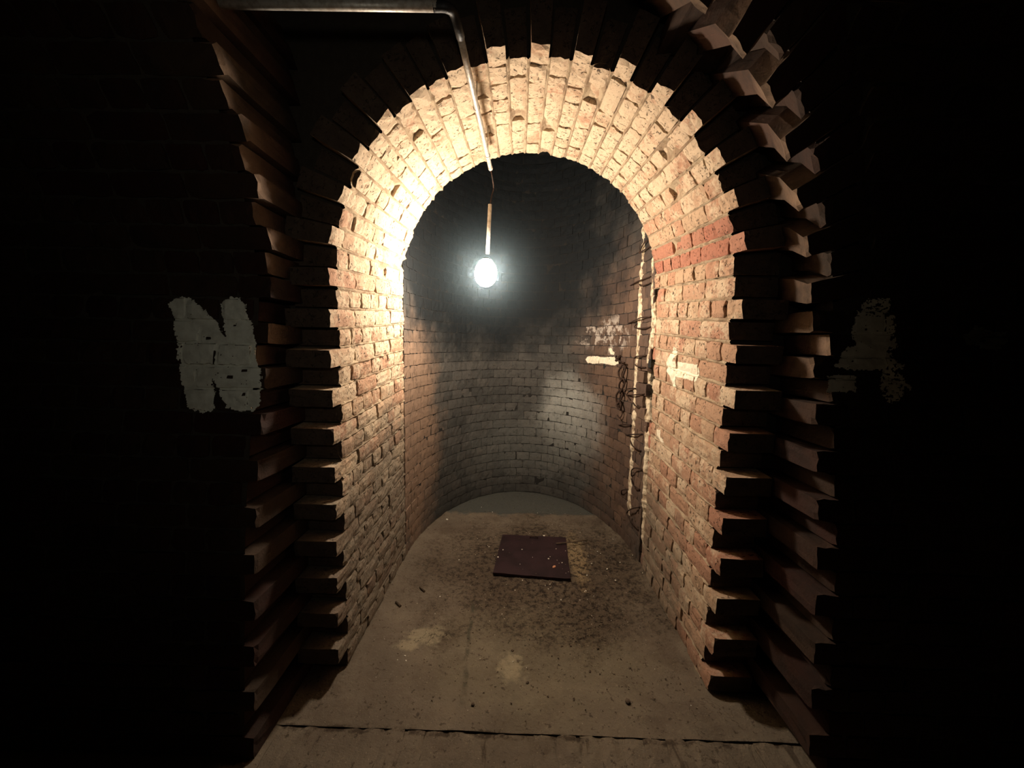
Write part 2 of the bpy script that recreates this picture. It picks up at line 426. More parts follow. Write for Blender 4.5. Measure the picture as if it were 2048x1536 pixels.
# ------------------------------------------------------------------ apse (curved end wall) and shaft above
AB = 1.13
def apse(u, v, w_):
    a = math.pi - u; c, s_ = math.cos(a), math.sin(a)
    n = Vector((c/RAD, s_/AB)).normalized()
    return Vector((CX+RAD*c - n.x*w_, YF+AB*s_ - n.y*w_, v))
NCZ = 46
ts = []; acc = 0; prevp = apse(0, 0, 0); ts.append(0.0); K = 2000
for i in range(1, K+1):
    t = math.pi*i/K; p = apse(t, 0, 0); acc += (p-prevp).length; prevp = p
    if acc >= .114: ts.append(t); acc = 0
ts.append(math.pi)
bm, lay = new_bm()
cav = (CAMZ-.50, CAMZ-.14)
for c in range(NCZ):
    z0 = c*.0755; z1 = z0+.0755
    off = 0 if c % 2 else .5
    for i in range(-1, len(ts)-1):
        a = ts[i] + (ts[i+1]-ts[i])*off if i >= 0 else ts[0]
        if i < 0 and off == 0: continue
        b = ts[i+1] + ((ts[i+2]-ts[i+1])*off if i+2 < len(ts) else 0)
        if i < 0: b = ts[0] + (ts[1]-ts[0])*off
        if b-a < .01: continue
        if i >= len(ts)-2 and cav[0] < z0 < cav[1] : continue
        brick(bm, lay, apse, a+.001, b-.001, z0+.002, z1-.002, .03, (random.random(), random.random(), 0, 1), nu=4, nv=2,
              rough=.004, rnd=.0035, lift=random.uniform(-.002, .002), slant=.002)
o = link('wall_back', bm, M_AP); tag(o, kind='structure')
bm = bmesh.new(); rows = []
for k in range(60):
    z = k*NCZ*.0755/59; rows.append([bm.verts.new(apse(math.pi*j/70, z, -.006+.004*nz(apse(math.pi*j/70, z, 0), 20, 1))) for j in range(71)])
for k in range(59):
    for j in range(70):
        z = (k+.5)*NCZ*.0755/59
        if j >= 66 and cav[0] < z < cav[1]: continue
        bm.faces.new((rows[k][j], rows[k][j+1], rows[k+1][j+1], rows[k+1][j]))
link('mortar_joints', bm, M_APM, parent=o)
# jamb strip between tunnel wall and apse on the right, with the broken-out cavity
bm, lay = new_bm()
jam = lambda u, v, w_: Vector((CX+RAD-w_, u, v))
for c in range(22):
    z0 = c*.0755
    if cav[0]-.02 < z0 < cav[1]: 
        continue
    brick(bm, lay, jam, YF-.060, YF+.0, z0+.004, z0+.071, .06, (random.random(), random.choice([0, .3, .7]), .1, 1), nu=3, nv=3, rough=.006, lift=-.012+random.uniform(-.004, .004))
j = link('trim_1', bm, M_TB); tag(j, kind='structure')
bm = bmesh.new()
def quad(bm, *ps): return bm.faces.new([bm.verts.new(Vector(p)) for p in ps])
xb = CX+RAD+.16
quad(bm, (xb, YF-.14, 0), (xb, YF+.30, 0), (xb, YF+.30, 1.8), (xb, YF-.14, 1.8))
quad(bm, (xb, YF-.14, 0), (CX+RAD+.035, YF-.14, 0), (CX+RAD+.035, YF-.14, 1.8), (xb, YF-.14, 1.8))
quad(bm, (xb, YF+.30, 0), (CX+RAD+.0, YF+.30, 0), (CX+RAD+.0, YF+.30, 1.8), (xb, YF+.30, 1.8))
tag(link('wall_cavity', bm, M_VOID), kind='structure')
# shaft front wall over the tunnel mouth and its lid (above the far edge of the arch)
bm = bmesh.new(); top = NCZ*.0755; A = []; B = []
for k in range(33):
    a = math.pi-math.pi*k/32
    A.append(bm.verts.new((CX+(RAD+.02)*math.cos(a), YF+.004, zc(YF)+(RAD+.02)*math.sin(a))))
    B.append(bm.verts.new((CX+(RAD+.02)*math.cos(a), YF+.004, top)))
for k in range(32): bm.faces.new((A[k], A[k+1], B[k+1], B[k]))
tag(link('wall_shaft', bm, M_VOID), kind='structure')
bm = bmesh.new(); bm.faces.new([bm.verts.new(apse(math.pi*k/40, top, 0)) for k in range(41)])
tag(link('ceiling_shaft', bm, M_VOID), kind='structure')

# ------------------------------------------------------------------ gallery vault (wall with the N and the A), curving overhead
VZ = [-1.37, -1.0, -.6, -.2, .15, .37, .56, .8, 1.0, 1.15, 1.26, 1.31]
VY = [1.10, 1.13, 1.165, 1.23, 1.285, 1.25, 1.19, 1.05, .88, .64, .32, 0.0]
# arc-length table of the gallery section
prof = []; 
for i in range(201):
    q = i/200
    prof.append(q)
sec = spline([(0, y, z+CAMZ) for y, z in zip(VY, VZ)], 12)
cum = [0]
for i in range(1, len(sec)): cum.append(cum[-1]+(sec[i]-sec[i-1]).length)
def vsec(s_):
    s_ = max(0, min(cum[-1]-1e-4, s_)); lo_, hi = 0, len(cum)-1
    while hi-lo_ > 1:
        m = (lo_+hi)//2
        if cum[m] <= s_: lo_ = m
        else: hi = m
    t = (s_-cum[lo_])/(cum[hi]-cum[lo_]); p = sec[lo_].lerp(sec[hi], t); d = (sec[hi]-sec[lo_]).normalized()
    return p, Vector((0, -d.z, d.y)) if d.z > 0 or True else None
def vault(u, v, w_):
    p, n = vsec(v)
    if w_ >= -.021: q = p + n*w_
    else:
        q = p + n*(-.02); q = Vector((0, q.y - (w_+.02), q.z))       # brick bodies run straight back into the wall
    return Vector((u, q.y, q.z))
def vY(z):           # gallery wall distance at height z above the floor
    return interp(z-CAMZ, VZ, VY)
ARC_C = Vector((CX-.005, 0, CAMZ)); AR = .925; ARO = 1.10
def right_edge(z, r):
    dz = z-ARC_C.z
    if dz < 0: return ARC_C.x + r
    if dz > r: return None
    return ARC_C.x + math.sqrt(max(0, r*r-dz*dz))
ncv = int(cum[-1]/.0755)
def gtint(bright=0.0): return (random.random(), random.choice([0, 0, .4, .8]), bright, 1)  # bright puts the lamp-lit tone into the brick colour
def run(bm, lay, x, x1, sgn, v0, v1, c, firstdepth):
    first = True; st = (c % 2 == 0)
    while (x1-x)*sgn > .03:
        ln = .232 if (st and random.random() < .95) else .116
        xe = x+sgn*ln
        if (x1-xe)*sgn < .05: xe = x1
        a, b = (x, xe) if sgn > 0 else (xe, x)
        p, _ = vsec(v0)
        dep = (max(.03, YN+.02-p.y) if p.y > .84 else .10) if first else .03
        far = abs(x) > 1.9
        brick(bm, lay, vault, a+.004, b-.004, v0+.004, v1-.004, dep, gtint((random.uniform(0.3, .8) if p.z > CAMZ-.15 else random.uniform(0, .06)) if first and random.random() < .75 else 0), nu=3 if far else 5, nv=2 if far else 3,  # upper brick ends painted lit, lower ones painted as shaded
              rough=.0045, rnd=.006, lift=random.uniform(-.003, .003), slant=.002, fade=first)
        x = xe; first = False
for side in ('left', 'right'):
    bm, lay = new_bm()
    for c in range(ncv):
        v0 = c*.0755; v1 = v0+.0755; p, _ = vsec((v0+v1)/2); z = p.z; zr = z-CAMZ
        if side == 'left':
            prot = (c % 2 == 0)
            if zr < .12: x = -.830 if prot else -.882
            else: x = -.824 + (.010 if prot else -.010) + random.uniform(-.008, .008)
            if p.y < .80: x = 0.0
            run(bm, lay, x, -3.0, -1, v0, v1, c, .3)
        else:
            prot = (c % 2 == 1)
            if zr < .16: x = .950 if prot else 1.005
            else:
                e = right_edge(z, ARO) 
                x = e if e is not None and p.y > .84 else None
                if x is None: x = .0
            run(bm, lay, x, 3.0, 1, v0, v1, c, .3)
    if side == 'right':
        # ring of radial bricks around the outer arch, over the right haunch
        n = 19
        for k in range(n):
            a0 = math.radians(9)+k*.0795; a1 = a0+.0795
            if a0 > math.radians(88): break
            prot = k % 2 == 0
            r0_ = AR - (.012 if prot else -.050) + random.uniform(-.006, .006)
            def ringmap(u, v, w_, r0_=r0_):
                x = ARC_C.x+u*math.cos(v); z = ARC_C.z+u*math.sin(v)
                y = vY(z)-w_; t = max(0, min(1, (y-vY(z)-.02)/(YN-vY(z))))
                return Vector((x+.02*t*math.cos(v), y, z+.38*t**.7*math.sin(v)**1.4))
            zm = ARC_C.z+AR*math.sin((a0+a1)/2)
            brick(bm, lay, ringmap, r0_, ARO-.004, a0+.005, a1-.004, max(.05, YN+.02-vY(zm)), gtint(random.uniform(.5, .9) if prot else random.uniform(0, .12)), nu=6, nv=4, rough=.005, rnd=.006, slant=.003, fade=True)  # projecting bricks painted lit, recessed ones painted as shaded
    o = link('wall_gallery_'+side, bm, M_GB); tag(o, kind='structure')
    # mortar behind
    bm = bmesh.new(); rows = []
    for i in range(91):
        s_ = cum[-1]*i/90; p, n_ = vsec(s_); row = []
        if side == 'left': xs = [-.87-.0*k for k in [0]]+[-.90-(2.2)*k/40 for k in range(1, 41)]
        else:
            e = right_edge(p.z, ARO-.03) or .0
            if p.z < CAMZ+.16: e = 1.02
            xs = [e+(3.05-e)*k/40 for k in range(41)]
        if side == 'left' and p.y < .80: xs = [0-(3.05)*k/40 for k in range(41)]
        for x in xs:
            q = Vector((x, p.y, p.z)) - n_*(.008+.003*nz((x, p.y, p.z), 15, 3)); row.append(bm.verts.new(q))
        rows.append(row)
    for i in range(90):
        for k in range(40): bm.faces.new((rows[i][k], rows[i][k+1], rows[i+1][k+1], rows[i+1][k]))
    link('mortar_joints', bm, M_GM, parent=o)

# recess back plane around the passage ring, dark brick
bm = bmesh.new(); A = []; B = []
path = []
for k in range(0, 9): path.append((CX-RAD-.03, zc(YN)*k/8))
for k in range(1, 40):
    a = math.pi-math.pi*k/40; path.append((CX+(RAD+.03)*math.cos(a), zc(YN)+(RAD+.03)*math.sin(a)))
for k in range(8, -1, -1): path.append((CX+RAD+.03, zc(YN)*k/8))
for i, (x, z) in enumerate(path):
    A.append(bm.verts.new((x, YN+.03, z)))
    dx = x-CX; dz = max(0, z-zc(YN)); L_ = math.hypot(dx, dz) or 1
    kx = dx/L_; kz = dz/L_
    ex = CX+kx*1.7; ez = (z if dz <= 0 else zc(YN)+kz*1.7)
    B.append(bm.verts.new((ex, YN+.03, ez)))
for i in range(len(path)-1): bm.faces.new((A[i], A[i+1], B[i+1], B[i]))
tag(link('wall_recess', bm, M_GM), kind='structure')
# recess jamb backing so no light leaks between the toothed bricks
bm = bmesh.new()
for X_, zt_ in ((-.92, 2.7), (1.045, CAMZ+.16)):
    for k in range(30):
        za, zb = zt_*k/30, zt_*(k+1)/30
        quad(bm, (X_, vY(za)+.012, za), (X_, YN+.03, za), (X_, YN+.03, zb), (X_, vY(zb)+.012, zb))
pa = [(ARC_C.x+1.0*math.cos(math.radians(a)), ARC_C.z+1.0*math.sin(math.radians(a))) for a in range(6, 92, 4)]
for (xa, za), (xc, zd) in zip(pa[:-1], pa[1:]):
    quad(bm, (xa, vY(za)+.03, za), (xa+.02, YN+.03, za+.38*max(0, za-ARC_C.z)**1.4), (xc+.02, YN+.03, zd+.38*max(0, zd-ARC_C.z)**1.4), (xc, vY(zd)+.03, zd))
tag(link('wall_reveal', bm, M_GM), kind='structure')

# rest of the gallery, behind the viewer
bm = bmesh.new(); rows = []
for q in sec: rows.append([bm.verts.new((x, -q.y, q.z)) for x in (-3.05, -1, 1, 3.05)])
for i in range(len(rows)-1):
    for k in range(3): bm.faces.new((rows[i][k], rows[i][k+1], rows[i+1][k+1], rows[i+1][k]))
tag(link('wall_opposite', bm, M_GM, smooth=True), kind='structure')
for nm, x in (('wall_end_left', -3.05), ('wall_end_right', 3.05)):
    bm = bmesh.new()
    vs_ = [bm.verts.new((x, q.y, q.z)) for q in sec] + [bm.verts.new((x, -q.y, q.z)) for q in sec[::-1][1:]]
    bm.faces.new(vs_); tag(link(nm, bm, M_GM), kind='structure')

# ------------------------------------------------------------------ floor
bm = bmesh.new()
YP = 1.222
nx, ny = 150, 190; g = []
for i in range(nx+1):
    row = []
    for j in range(ny+1):
        x = -1.25+2.5*i/nx; y = YP+(3.6-YP)*j/ny
        edge = max(0, 1-abs(abs(x-CX)-RAD)/.16) if y > YN else 0
        z = .005*nz((x, y, 0), 3, 2)+.003*nz((x, y, 0), 12, 4)+.020*edge*edge*(.5+nz((x, y, 1), 7, 3))
        berm = math.exp(-((y-2.96-.03*nz((x, y, 0), 5, 9))/.03)**2)*.010
        dirt = max(0, 1-math.hypot((x-.25)/.75, (y-2.4)/.6))*.010*(1+1.5*nz((x, y, 0), 30, 5))
        row.append(bm.verts.new((x, y, z+berm+dirt-.004)))
    g.append(row)
for i in range(nx):
    for j in range(ny): bm.faces.new((g[i][j], g[i+1][j], g[i+1][j+1], g[i][j+1]))
fl = link('floor', bm, M_FL, smooth=True); tag(fl, kind='structure')
bm, lay = new_bm()
fm = lambda u, v, w_: Vector((u, v, w_))
for r_ in range(2):
    y1 = YP+.012-r_*.226; y0_ = y1-.222; x = -1.3+random.random()*.05
    while x < 1.3:
        wd = random.uniform(.066, .078)
        brick(bm, lay, fm, x, x+wd, y0_, y1, .04, (random.random(), 0, 0, 1), nu=3, nv=6, rough=.005, rnd=.008, lift=random.uniform(-.007, -.002), slant=.002)
        x += wd+random.uniform(.001, .006)
p_ = link('floor_brick_paving', bm, M_FL); tag(p_, kind='structure')
bm = bmesh.new(); quad(bm, (-3.1, -1.3, -.010), (3.1, -1.3, -.010), (3.1, YP+.02, -.010), (-3.1, YP+.02, -.010))
tag(link('floor_gallery', bm, M_FL), kind='structure')

# ------------------------------------------------------------------ conduit and pendant lamp
con = empty('electrical_conduit', atY(902, 22, 1.13))
tag(con, 'grey metal conduit pipe bent at an elbow and running along the passage ceiling', 'pipe')
def child(name, bm, mat, parent):
    o = link(name, bm, mat, None); o.parent = parent; o.matrix_parent_inverse = Matrix.Translation(parent.location).inverted(); return o
pA = atY(919, 66, 1.18); pB = atY(981, 337, 2.12)
h0 = atY(876, 13, 1.11); h1 = Vector((-.83, 1.11, h0.z+.004))
bm = bmesh.new(); tube(bm, [pA, pA.lerp(pB, .25), pA.lerp(pB, .5)+Vector((.002, 0, -.004)), pA.lerp(pB, .75), pB], .0105, 14); child('ceiling_pipe', bm, M_PIPE, con)
bm = bmesh.new(); tube(bm, [h0, h0.lerp(h1, .5), h1], .0125, 14); child('cross_pipe', bm, M_PIPE, con)
d1 = (pA-pB).normalized()
bm = bmesh.new(); tube(bm, spline([h0+Vector((-.012, 0, 0)), h0+Vector((.02, .002, 0)), h0.lerp(pA, .5)+Vector((.014, -.012, .008)), pA+d1*.012, pA-d1*.014], 8), .0125, 14)
child('elbow', bm, M_BLK, con)
bm = bmesh.new(); q = pB-(pB-pA).normalized()*.02; tube(bm, [q, pB+(pB-pA).normalized()*.004], .0118, 14); child('end_bush', bm, M_PIPE, con)
for t in (.40, .84):
    c = pA.lerp(pB, t); bm = bmesh.new()
    tube(bm, [c-(pB-pA).normalized()*.008, c+(pB-pA).normalized()*.008], .0128, 14)
    tube(bm, [c, c+Vector((0, 0, .12))], .003, 6)
    child('saddle_clip', bm, M_PIPE, con)

YB = 2.19
lb = atY(972, 543, YB)
lamp = empty('pendant_lamp', lb)
tag(lamp, 'bare lit pear-shaped pendant lamp hanging on a thin rod at the end of the passage', 'lamp')
top_ = atY(980, 409, YB); bot_ = atY(975, 508, YB)
bm = bmesh.new(); tube(bm, spline([pB, atY(984, 352, 2.135), atY(987, 376, YB), atY(983, 394, YB), top_-Vector((0, 0, .01))], 6), .0032, 8); child('flex', bm, M_RUST, lamp)
bm = bmesh.new(); tube(bm, [top_, top_.lerp(bot_, .5), bot_], .0105, 14); child('suspension_rod', bm, M_PIPE, lamp)
sB = N('glowing_lamp_glass'); em = sB.nd('ShaderNodeEmission'); em.inputs[0].default_value = (1.0, .84, .67, 1); em.inputs[1].default_value = BULB_L
sB.L(em.outputs[0], sB.t.nodes['Material Output'].inputs[0]); M_BULB = sB.m
ax = (bot_-lb).normalized()
bm = bmesh.new(); lathe(bm, [(.0105, .075), (.022, .072), (.024, .06)], lb, ax, 24); child('lamp_holder', bm, M_BLK, lamp)
bm = bmesh.new()
lathe(bm, [(.002, -.084), (.022, -.080), (.042, -.066), (.056, -.044), (.062, -.016), (.060, .010), (.050, .034), (.036, .052), (.026, .064)], lb, ax, 32)
child('glass_globe', bm, M_BULB, lamp)

# ------------------------------------------------------------------ metal plate on the floor
def fz(x, y): return .004
c4 = [atZ(986, 1148, .01), atZ(1141, 1161, .01), atZ(1131, 1077, .01), atZ(1005, 1071, .01)]
cc = sum(c4, Vector())/4
hp = empty('metal_cover_plate', Vector((cc.x, cc.y, .004)))
tag(hp, 'square dark maroon metal cover plate lying on the dirt of the passage floor', 'metal plate')
bm = bmesh.new(); n = 14; gt = []; 
def bil(a, b): return c4[0].lerp(c4[1], a).lerp(c4[3].lerp(c4[2], a), b)
for i in range(n+1):
    gt.append([bm.verts.new(bil(i/n, j/n)+Vector((.002*nz((i, j, 0), .9), .002*nz((i, j, 4), .9), .009+.002*nz((i, j, 0), .3)+(.004 if (i, j) == (n, 0) else 0)))) for j in range(n+1)])
fs = [bm.faces.new((gt[i][j], gt[i+1][j], gt[i+1][j+1], gt[i][j+1])) for i in range(n) for j in range(n)]
r = bmesh.ops.extrude_face_region(bm, geom=fs)
for v in [e for e in r['geom'] if isinstance(e, bmesh.types.BMVert)]: v.co.z -= .013
bmesh.ops.recalc_face_normals(bm, faces=bm.faces)
child('plate', bm, M_PLATE, hp)
bm = bmesh.new()
a = bil(.15, .88)+Vector((0, 0, .016)); b = bil(.86, .90)+Vector((0, 0, .016)); 
tube(bm, [bil(.44, .92)+Vector((0, 0, .013)), bil(.45, .93)+Vector((0, 0, .022)), bil(.55, .93)+Vector((0, 0, .022)), bil(.56, .92)+Vector((0, 0, .013))], .004, 8)
child('lifting_handle', bm, M_RUST, hp)

# ------------------------------------------------------------------ snapping helpers for paint
dg = bpy.context.evaluated_depsgraph_get(); dg.update()
def bvh_of(names):
    vs_, ps = [], []
    for nm in names:
        for o in bpy.data.objects:
            if o.type == 'MESH' and o.name == nm or (o.parent and o.parent.name == nm and o.type == 'MESH'):
                b0 = len(vs_); vs_ += [v.co.copy() for v in o.data.vertices]; ps += [[i+b0 for i in p.vertices] for p in o.data.polygons]
    return BVHTree.FromPolygons(vs_, ps)
def inpoly(x, y, P):
    c = False; j = len(P)-1
    for i in range(len(P)):
        if (P[i][1] > y) != (P[j][1] > y) and x < (P[j][0]-P[i][0])*(y-P[i][1])/(P[j][1]-P[i][1])+P[i][0]: c = not c
        j = i
    return c
def paint(name, polys, plane, dirv, bvh, cell, mat, label, cat, patchy=None, wob=.004, off=.0018, back=.25):
    """polys in wall coordinates (a, b); plane(a, b) gives a point near the wall, dirv the direction into the wall"""
    A_ = [p[0] for P in polys for p in P]; B_ = [p[1] for P in polys for p in P]
    a0, a1, b0, b1 = min(A_)-.01, max(A_)+.01, min(B_)-.01, max(B_)+.01
    na = int((a1-a0)/cell)+1; nb = int((b1-b0)/cell)+1
    bm = bmesh.new(); V = {}
    def vert(i, j):
        if (i, j) not in V:
            p = plane(a0+i*cell, b0+j*cell); d = dirv(p) if callable(dirv) else dirv
            h = bvh.ray_cast(p-d*back, d, back+.2)
            q = (h[0] if h[0] else p) - d*off; V[i, j] = (bm.verts.new(q), bool(h[0]))
        return V[i, j]
    for i in range(na):
        for j in range(nb):
            a = a0+(i+.5)*cell; b = b0+(j+.5)*cell
            aw = a+wob*2*noise.noise(Vector((a*90, b*90, 1)))+wob*noise.noise(Vector((a*260, b*260, 5))); bw = b+wob*1.5*noise.noise(Vector((a*90, b*90, 7)))
            if not any(inpoly(aw, bw, P) for P in polys): continue
            if noise.noise(Vector((a*60, b*110, 3)))*.6+noise.noise(Vector((a*180, b*260, 3)))*.4 > (.42 if patchy is None else patchy(a, b)): continue
            q = [vert(i, j), vert(i+1, j), vert(i+1, j+1), vert(i, j+1)]
            dd = [x[0].co for x in q]
            if max((dd[0]-dd[2]).length, (dd[1]-dd[3]).length) > .02: continue
            bm.faces.new([x[0] for x in q])
    o = link(name, bm, mat); tag(o, label, cat); return o
bg = bvh_of(['wall_gallery_left', 'wall_gallery_right'])
def vpt(px, py):
    d = ray(px, py); d = d/d.y; y = 1.25
    for _ in range(120): y = .7*y+.3*interp(d.z*y, VZ, VY)
    p = O+d*y; return (p.x, p.z)
gp = lambda a, b: Vector((a, vY(b), b)); DY = Vector((0, 1, 0))
def conv(zl, sx, ox, oy): return [vpt(ox+x*sx, oy+y*sx) for x, y in zl]
k = .2604
Np = conv([(135,190),(170,145),(250,128),(320,150),(385,205),(450,260),(500,330),(545,420),(570,460),(560,400),(545,300),(530,180),(570,155),(600,130),(680,135),(725,185),(740,280),(780,380),(800,500),(820,620),(840,700),(850,850),(845,960),(800,1005),(700,1010),(600,985),(550,900),(510,820),(470,740),(485,850),(480,1000),(400,1025),(330,1005),(280,980),(270,880),(240,790),(220,680),(205,560),(180,400),(160,260)], k, 300, 560)
paint('painted_letter', [Np], gp, DY, bg, .0028, M_PAINT, 'large white painted letter N on the dark brick wall left of the passage', 'letter', lambda a, b: .50)
A1 = conv([(600,145),(760,140),(775,250),(805,290),(815,390),(850,510),(830,540),(760,545),(740,690),(500,695),(340,665),(400,600),(440,520),(530,500),(490,430),(510,340),(510,300),(550,230)], k, 1580, 560)
A2 = conv([(300,735),(520,735),(500,860),(280,860)], k, 1580, 560)
A3 = conv([(735,690),(740,560),(790,560),(830,640),(885,650),(860,680),(800,690),(870,740),(900,790),(950,830),(880,860),(860,920),(800,955),(740,920),(700,830),(720,740)], k, 1580, 560)
xa = vpt(1580+700*k, 700)[0]; za = vpt(1750, 560+700*k)[1]; zt = vpt(1750, 560+280*k)[1]
paint('painted_letter', [A1, A2, A3], gp, DY, bg, .0028, M_PAINT, 'flaking white painted letter A on the dark brick wall right of the passage', 'letter',
      lambda a, b: (.12 if (a > xa and b < za) or b > zt or a > xa+.03 else .46))
A4 = conv([(1360,440),(1420,350),(1480,370),(1560,400),(1680,400),(1690,470),(1600,540),(1500,530),(1440,495),(1370,500)], k, 1580, 560)
paint('paint_patch', [A4], gp, DY, bg, .004, M_PAINT2, 'faint ghosted grey paint patch on the wall at the far right, beyond the letter A', 'paint patch', lambda a, b: .3)
bt = bvh_of(['wall_right']); XR = CX+RAD
def wr(px, py): p = atX(px, py, XR); return (p.y, p.z)
def wrl(l, sx, ox, oy): return [wr(ox+x*sx, oy+y*sx) for x, y in l]
k = .293
P1 = wrl([(622,1160),(640,1098),(665,1040),(675,1000),(700,1010),(695,1060),(675,1100),(760,1112),(842,1125),(848,1170),(830,1243),(770,1225),(690,1205),(688,1285),(665,1275),(652,1200),(625,1170)], k, 1150, 400)
paint('painted_arrow', [P1], lambda a, b: Vector((XR, a, b)), Vector((1, 0, 0)), bt, .0025, M_PAINTB, 'white painted arrow pointing into the passage on the right brick wall', 'arrow', lambda a, b: .5, wob=.003)
k = .228
P2 = wrl([(585,480),(610,480),(615,540),(640,590),(615,590),(597,550)], k, 1180, 750)
paint('paint_patch', [P2], lambda a, b: Vector((XR, a, b)), Vector((1, 0, 0)), bt, .0025, M_PAINTB, 'small cream paint smear below the arrow on the right brick wall', 'paint patch', lambda a, b: .5, wob=.003)
ba = bvh_of(['wall_back'])
def hitA(px, py):
    d = ray(px, py).normalized(); h = ba.ray_cast(O, d, 6); return h[0] if h[0] else atY(px, py, 3.0)
def ang(p): return math.pi-math.atan2((p.y-YF)/AB, (p.x-CX)/RAD)
def apl(l, sx, ox, oy):
    out = []
    for x, y in l:
        p = hitA(ox+x*sx, oy+y*sx); out.append((ang(p)*.75, p.z))
    return out
k = .293
P3 = apl([(72,1085),(90,1068),(150,1066),(200,1075),(270,1068),(300,1075),(300,1115),(270,1130),(190,1115),(120,1118),(85,1112)], k, 1150, 400)
P4 = apl([(228,1015),(248,1010),(272,1045),(265,1060),(245,1052)], k, 1150, 400)
def dirA(p): c = Vector((CX+.0, YF+.2, p.z)); return (p-c).normalized()
paint('painted_arrow', [P3, P4], lambda a, b: apse(a/.75, b, 0), dirA, ba, .0025, M_PAINTB, 'worn white painted dash on the curved end wall, left of the rusty chain', 'paint mark', lambda a, b: .45, wob=.003, back=.15)

# ------------------------------------------------------------------ mortar strips, wire ties and chain at the right jamb
def wallpt(px, py, off=.0):
    """point on the right jamb / start of the curved wall seen at the pixel, standing off the wall"""
    p = atX(px, py, XR)
    if p.y > YF:
        q = hitA(px, py); d = ray(px, py).normalized(); return q - Vector((1, 0, 0))*off - d*0.0
    return p - Vector((1, 0, 0))*off
def strip(name, pts, w0, label):
    bm = bmesh.new(); P = spline([wallpt(*q, 0) for q in pts], 18); rings = []
    for i, p in enumerate(P):
        n_ = 7; ring = []
        f_ = .75+.45*abs(nz(p, 9, 3))+.5*nz(p, 23, 6)+.25*nz(p, 60, 8)
        fade = min(1, i/6, (len(P)-1-i)/6)
        for q in range(n_):
            t = q/(n_-1)*2-1
            y = p.y+t*w0*max(.25, f_)*(.5+.5*fade)+.004*nz(p, 40, q)
            ring.append(bm.verts.new((p.x-(.016*max(.3, f_+.2))*(1-t*t)*fade+.010, y, p.z+.003*nz(p, 60, q))))
        rings.append(ring)
    for i in range(len(rings)-1):
        for q in range(6): bm.faces.new((rings[i][q], rings[i+1][q], rings[i+1][q+1], rings[i][q+1]))
    # ragged back skirt gives it thickness
    r = bmesh.ops.extrude_face_region(bm, geom=list(bm.faces))
    for v in [e for e in r['geom'] if isinstance(e, bmesh.types.BMVert)]: v.co.x += .02
    bmesh.ops.recalc_face_normals(bm, faces=bm.faces)
    o = link(name, bm, M_CREAM); tag(o, label, 'mortar strip', 'crumbling mortar strips on the right jamb'); return o
strip('mortar_strip', [(1308, 478), (1306, 540), (1304, 600), (1306, 645), (1299, 700), (1296, 760), (1293, 830), (1291, 900), (1288, 970), (1286, 1030), (1284, 1095)], .028,
      'crumbling cream mortar strip edging the right brick wall, the nearer of two upright strips')
strip('mortar_strip', [(1287, 432), (1286, 500), (1281, 560), (1278, 640), (1274, 710), (1270, 760), (1268, 830), (1263, 900), (1260, 960), (1256, 1040)], .044,
      'thin flaking cream mortar strip on the curved wall, the farther of two upright strips')
ties = [[(1307,476),(1297,484),(1288,500),(1286,506),(1296,500),(1305,491)],
 [(1262,571),(1282,563),(1303,553)], [(1280,568),(1290,572),(1303,566)],
 [(1258,647),(1276,641),(1292,635),(1303,634)], [(1274,648),(1276,655),(1290,657),(1302,654)],
 [(1270,716),(1280,713),(1294,711)], [(1271,729),(1282,733),(1293,735)],
 [(1262,800),(1256,785),(1262,778),(1272,777)], [(1254,790),(1272,790),(1290,788)], [(1267,804),(1278,812),(1290,814)],
 [(1239,850),(1252,849),(1264,850)], [(1254,870),(1270,869),(1286,868)], [(1262,880),(1272,892),(1283,902)],
 [(1264,952),(1270,941),(1278,936),(1290,940)], [(1264,958),(1273,970),(1281,979)], [(1244,988),(1250,981),(1258,978)],
 [(1281,1014),(1270,1018),(1260,1026),(1268,1042),(1278,1060)]]
ords = ['topmost', 'second', 'third', 'fourth', 'fifth', 'sixth', 'seventh', 'eighth', 'ninth', 'tenth', 'eleventh', 'twelfth', 'thirteenth', 'fourteenth', 'fifteenth', 'sixteenth', 'lowest']
shp = ['V-bent loop', 'straight', 'short curved', 'long wavy', 'hooked', 'short', 'short sagging', 'curled hook', 'straight', 'downward sloping', 'detached short', 'level', 'steep sloping', 'arched', 'steep sloping', 'small curled', 'sharply bent']
for i, tp in enumerate(ties):
    P = []
    for q, (x, y) in enumerate(tp):
        e = q in (0, len(tp)-1); P.append(wallpt(x, y, .004 if e else .022))
    bm = bmesh.new(); tube(bm, spline(P, 5), .0042, 6)
    o = link('wire_tie', bm, M_RUST)
    tag(o, ('%s rusty wire tie at the right jamb, %s' % (shp[i], ords[i] if i in (0, 16) else ords[i]+' from the top')), 'wire', 'rusty wire ties at the right jamb')
ch = empty('rusty_chain', wallpt(1244, 725, .03)); tag(ch, 'short rusty chain hanging on the curved end wall beside the mortar strips', 'chain')
bm = bmesh.new(); tube(bm, spline([wallpt(1232, 712, .0), wallpt(1240, 716, .03), wallpt(1250, 722, .045), wallpt(1258, 726, .03)], 5), [.006]*16, 8)
tube(bm, [wallpt(1241, 712, .0), wallpt(1243, 722, .04)], .010, 8); child('bracket', bm, M_RUST, ch)
for ll in ([(1252,728),(1246,745),(1249,762),(1256,750),(1257,735),(1252,728)], [(1254,755),(1248,768),(1246,785),(1251,783),(1256,765),(1254,755)], [(1249,778),(1242,790),(1240,806),(1245,808),(1251,792),(1249,778)], [(1246,800),(1243,810),(1247,820),(1251,812),(1246,800)]):
    bm = bmesh.new(); tube(bm, spline([wallpt(x, y, .022+.010*(q % 2)) for q, (x, y) in enumerate(ll)], 5), .0068, 8); child('link', bm, M_RUST, ch)
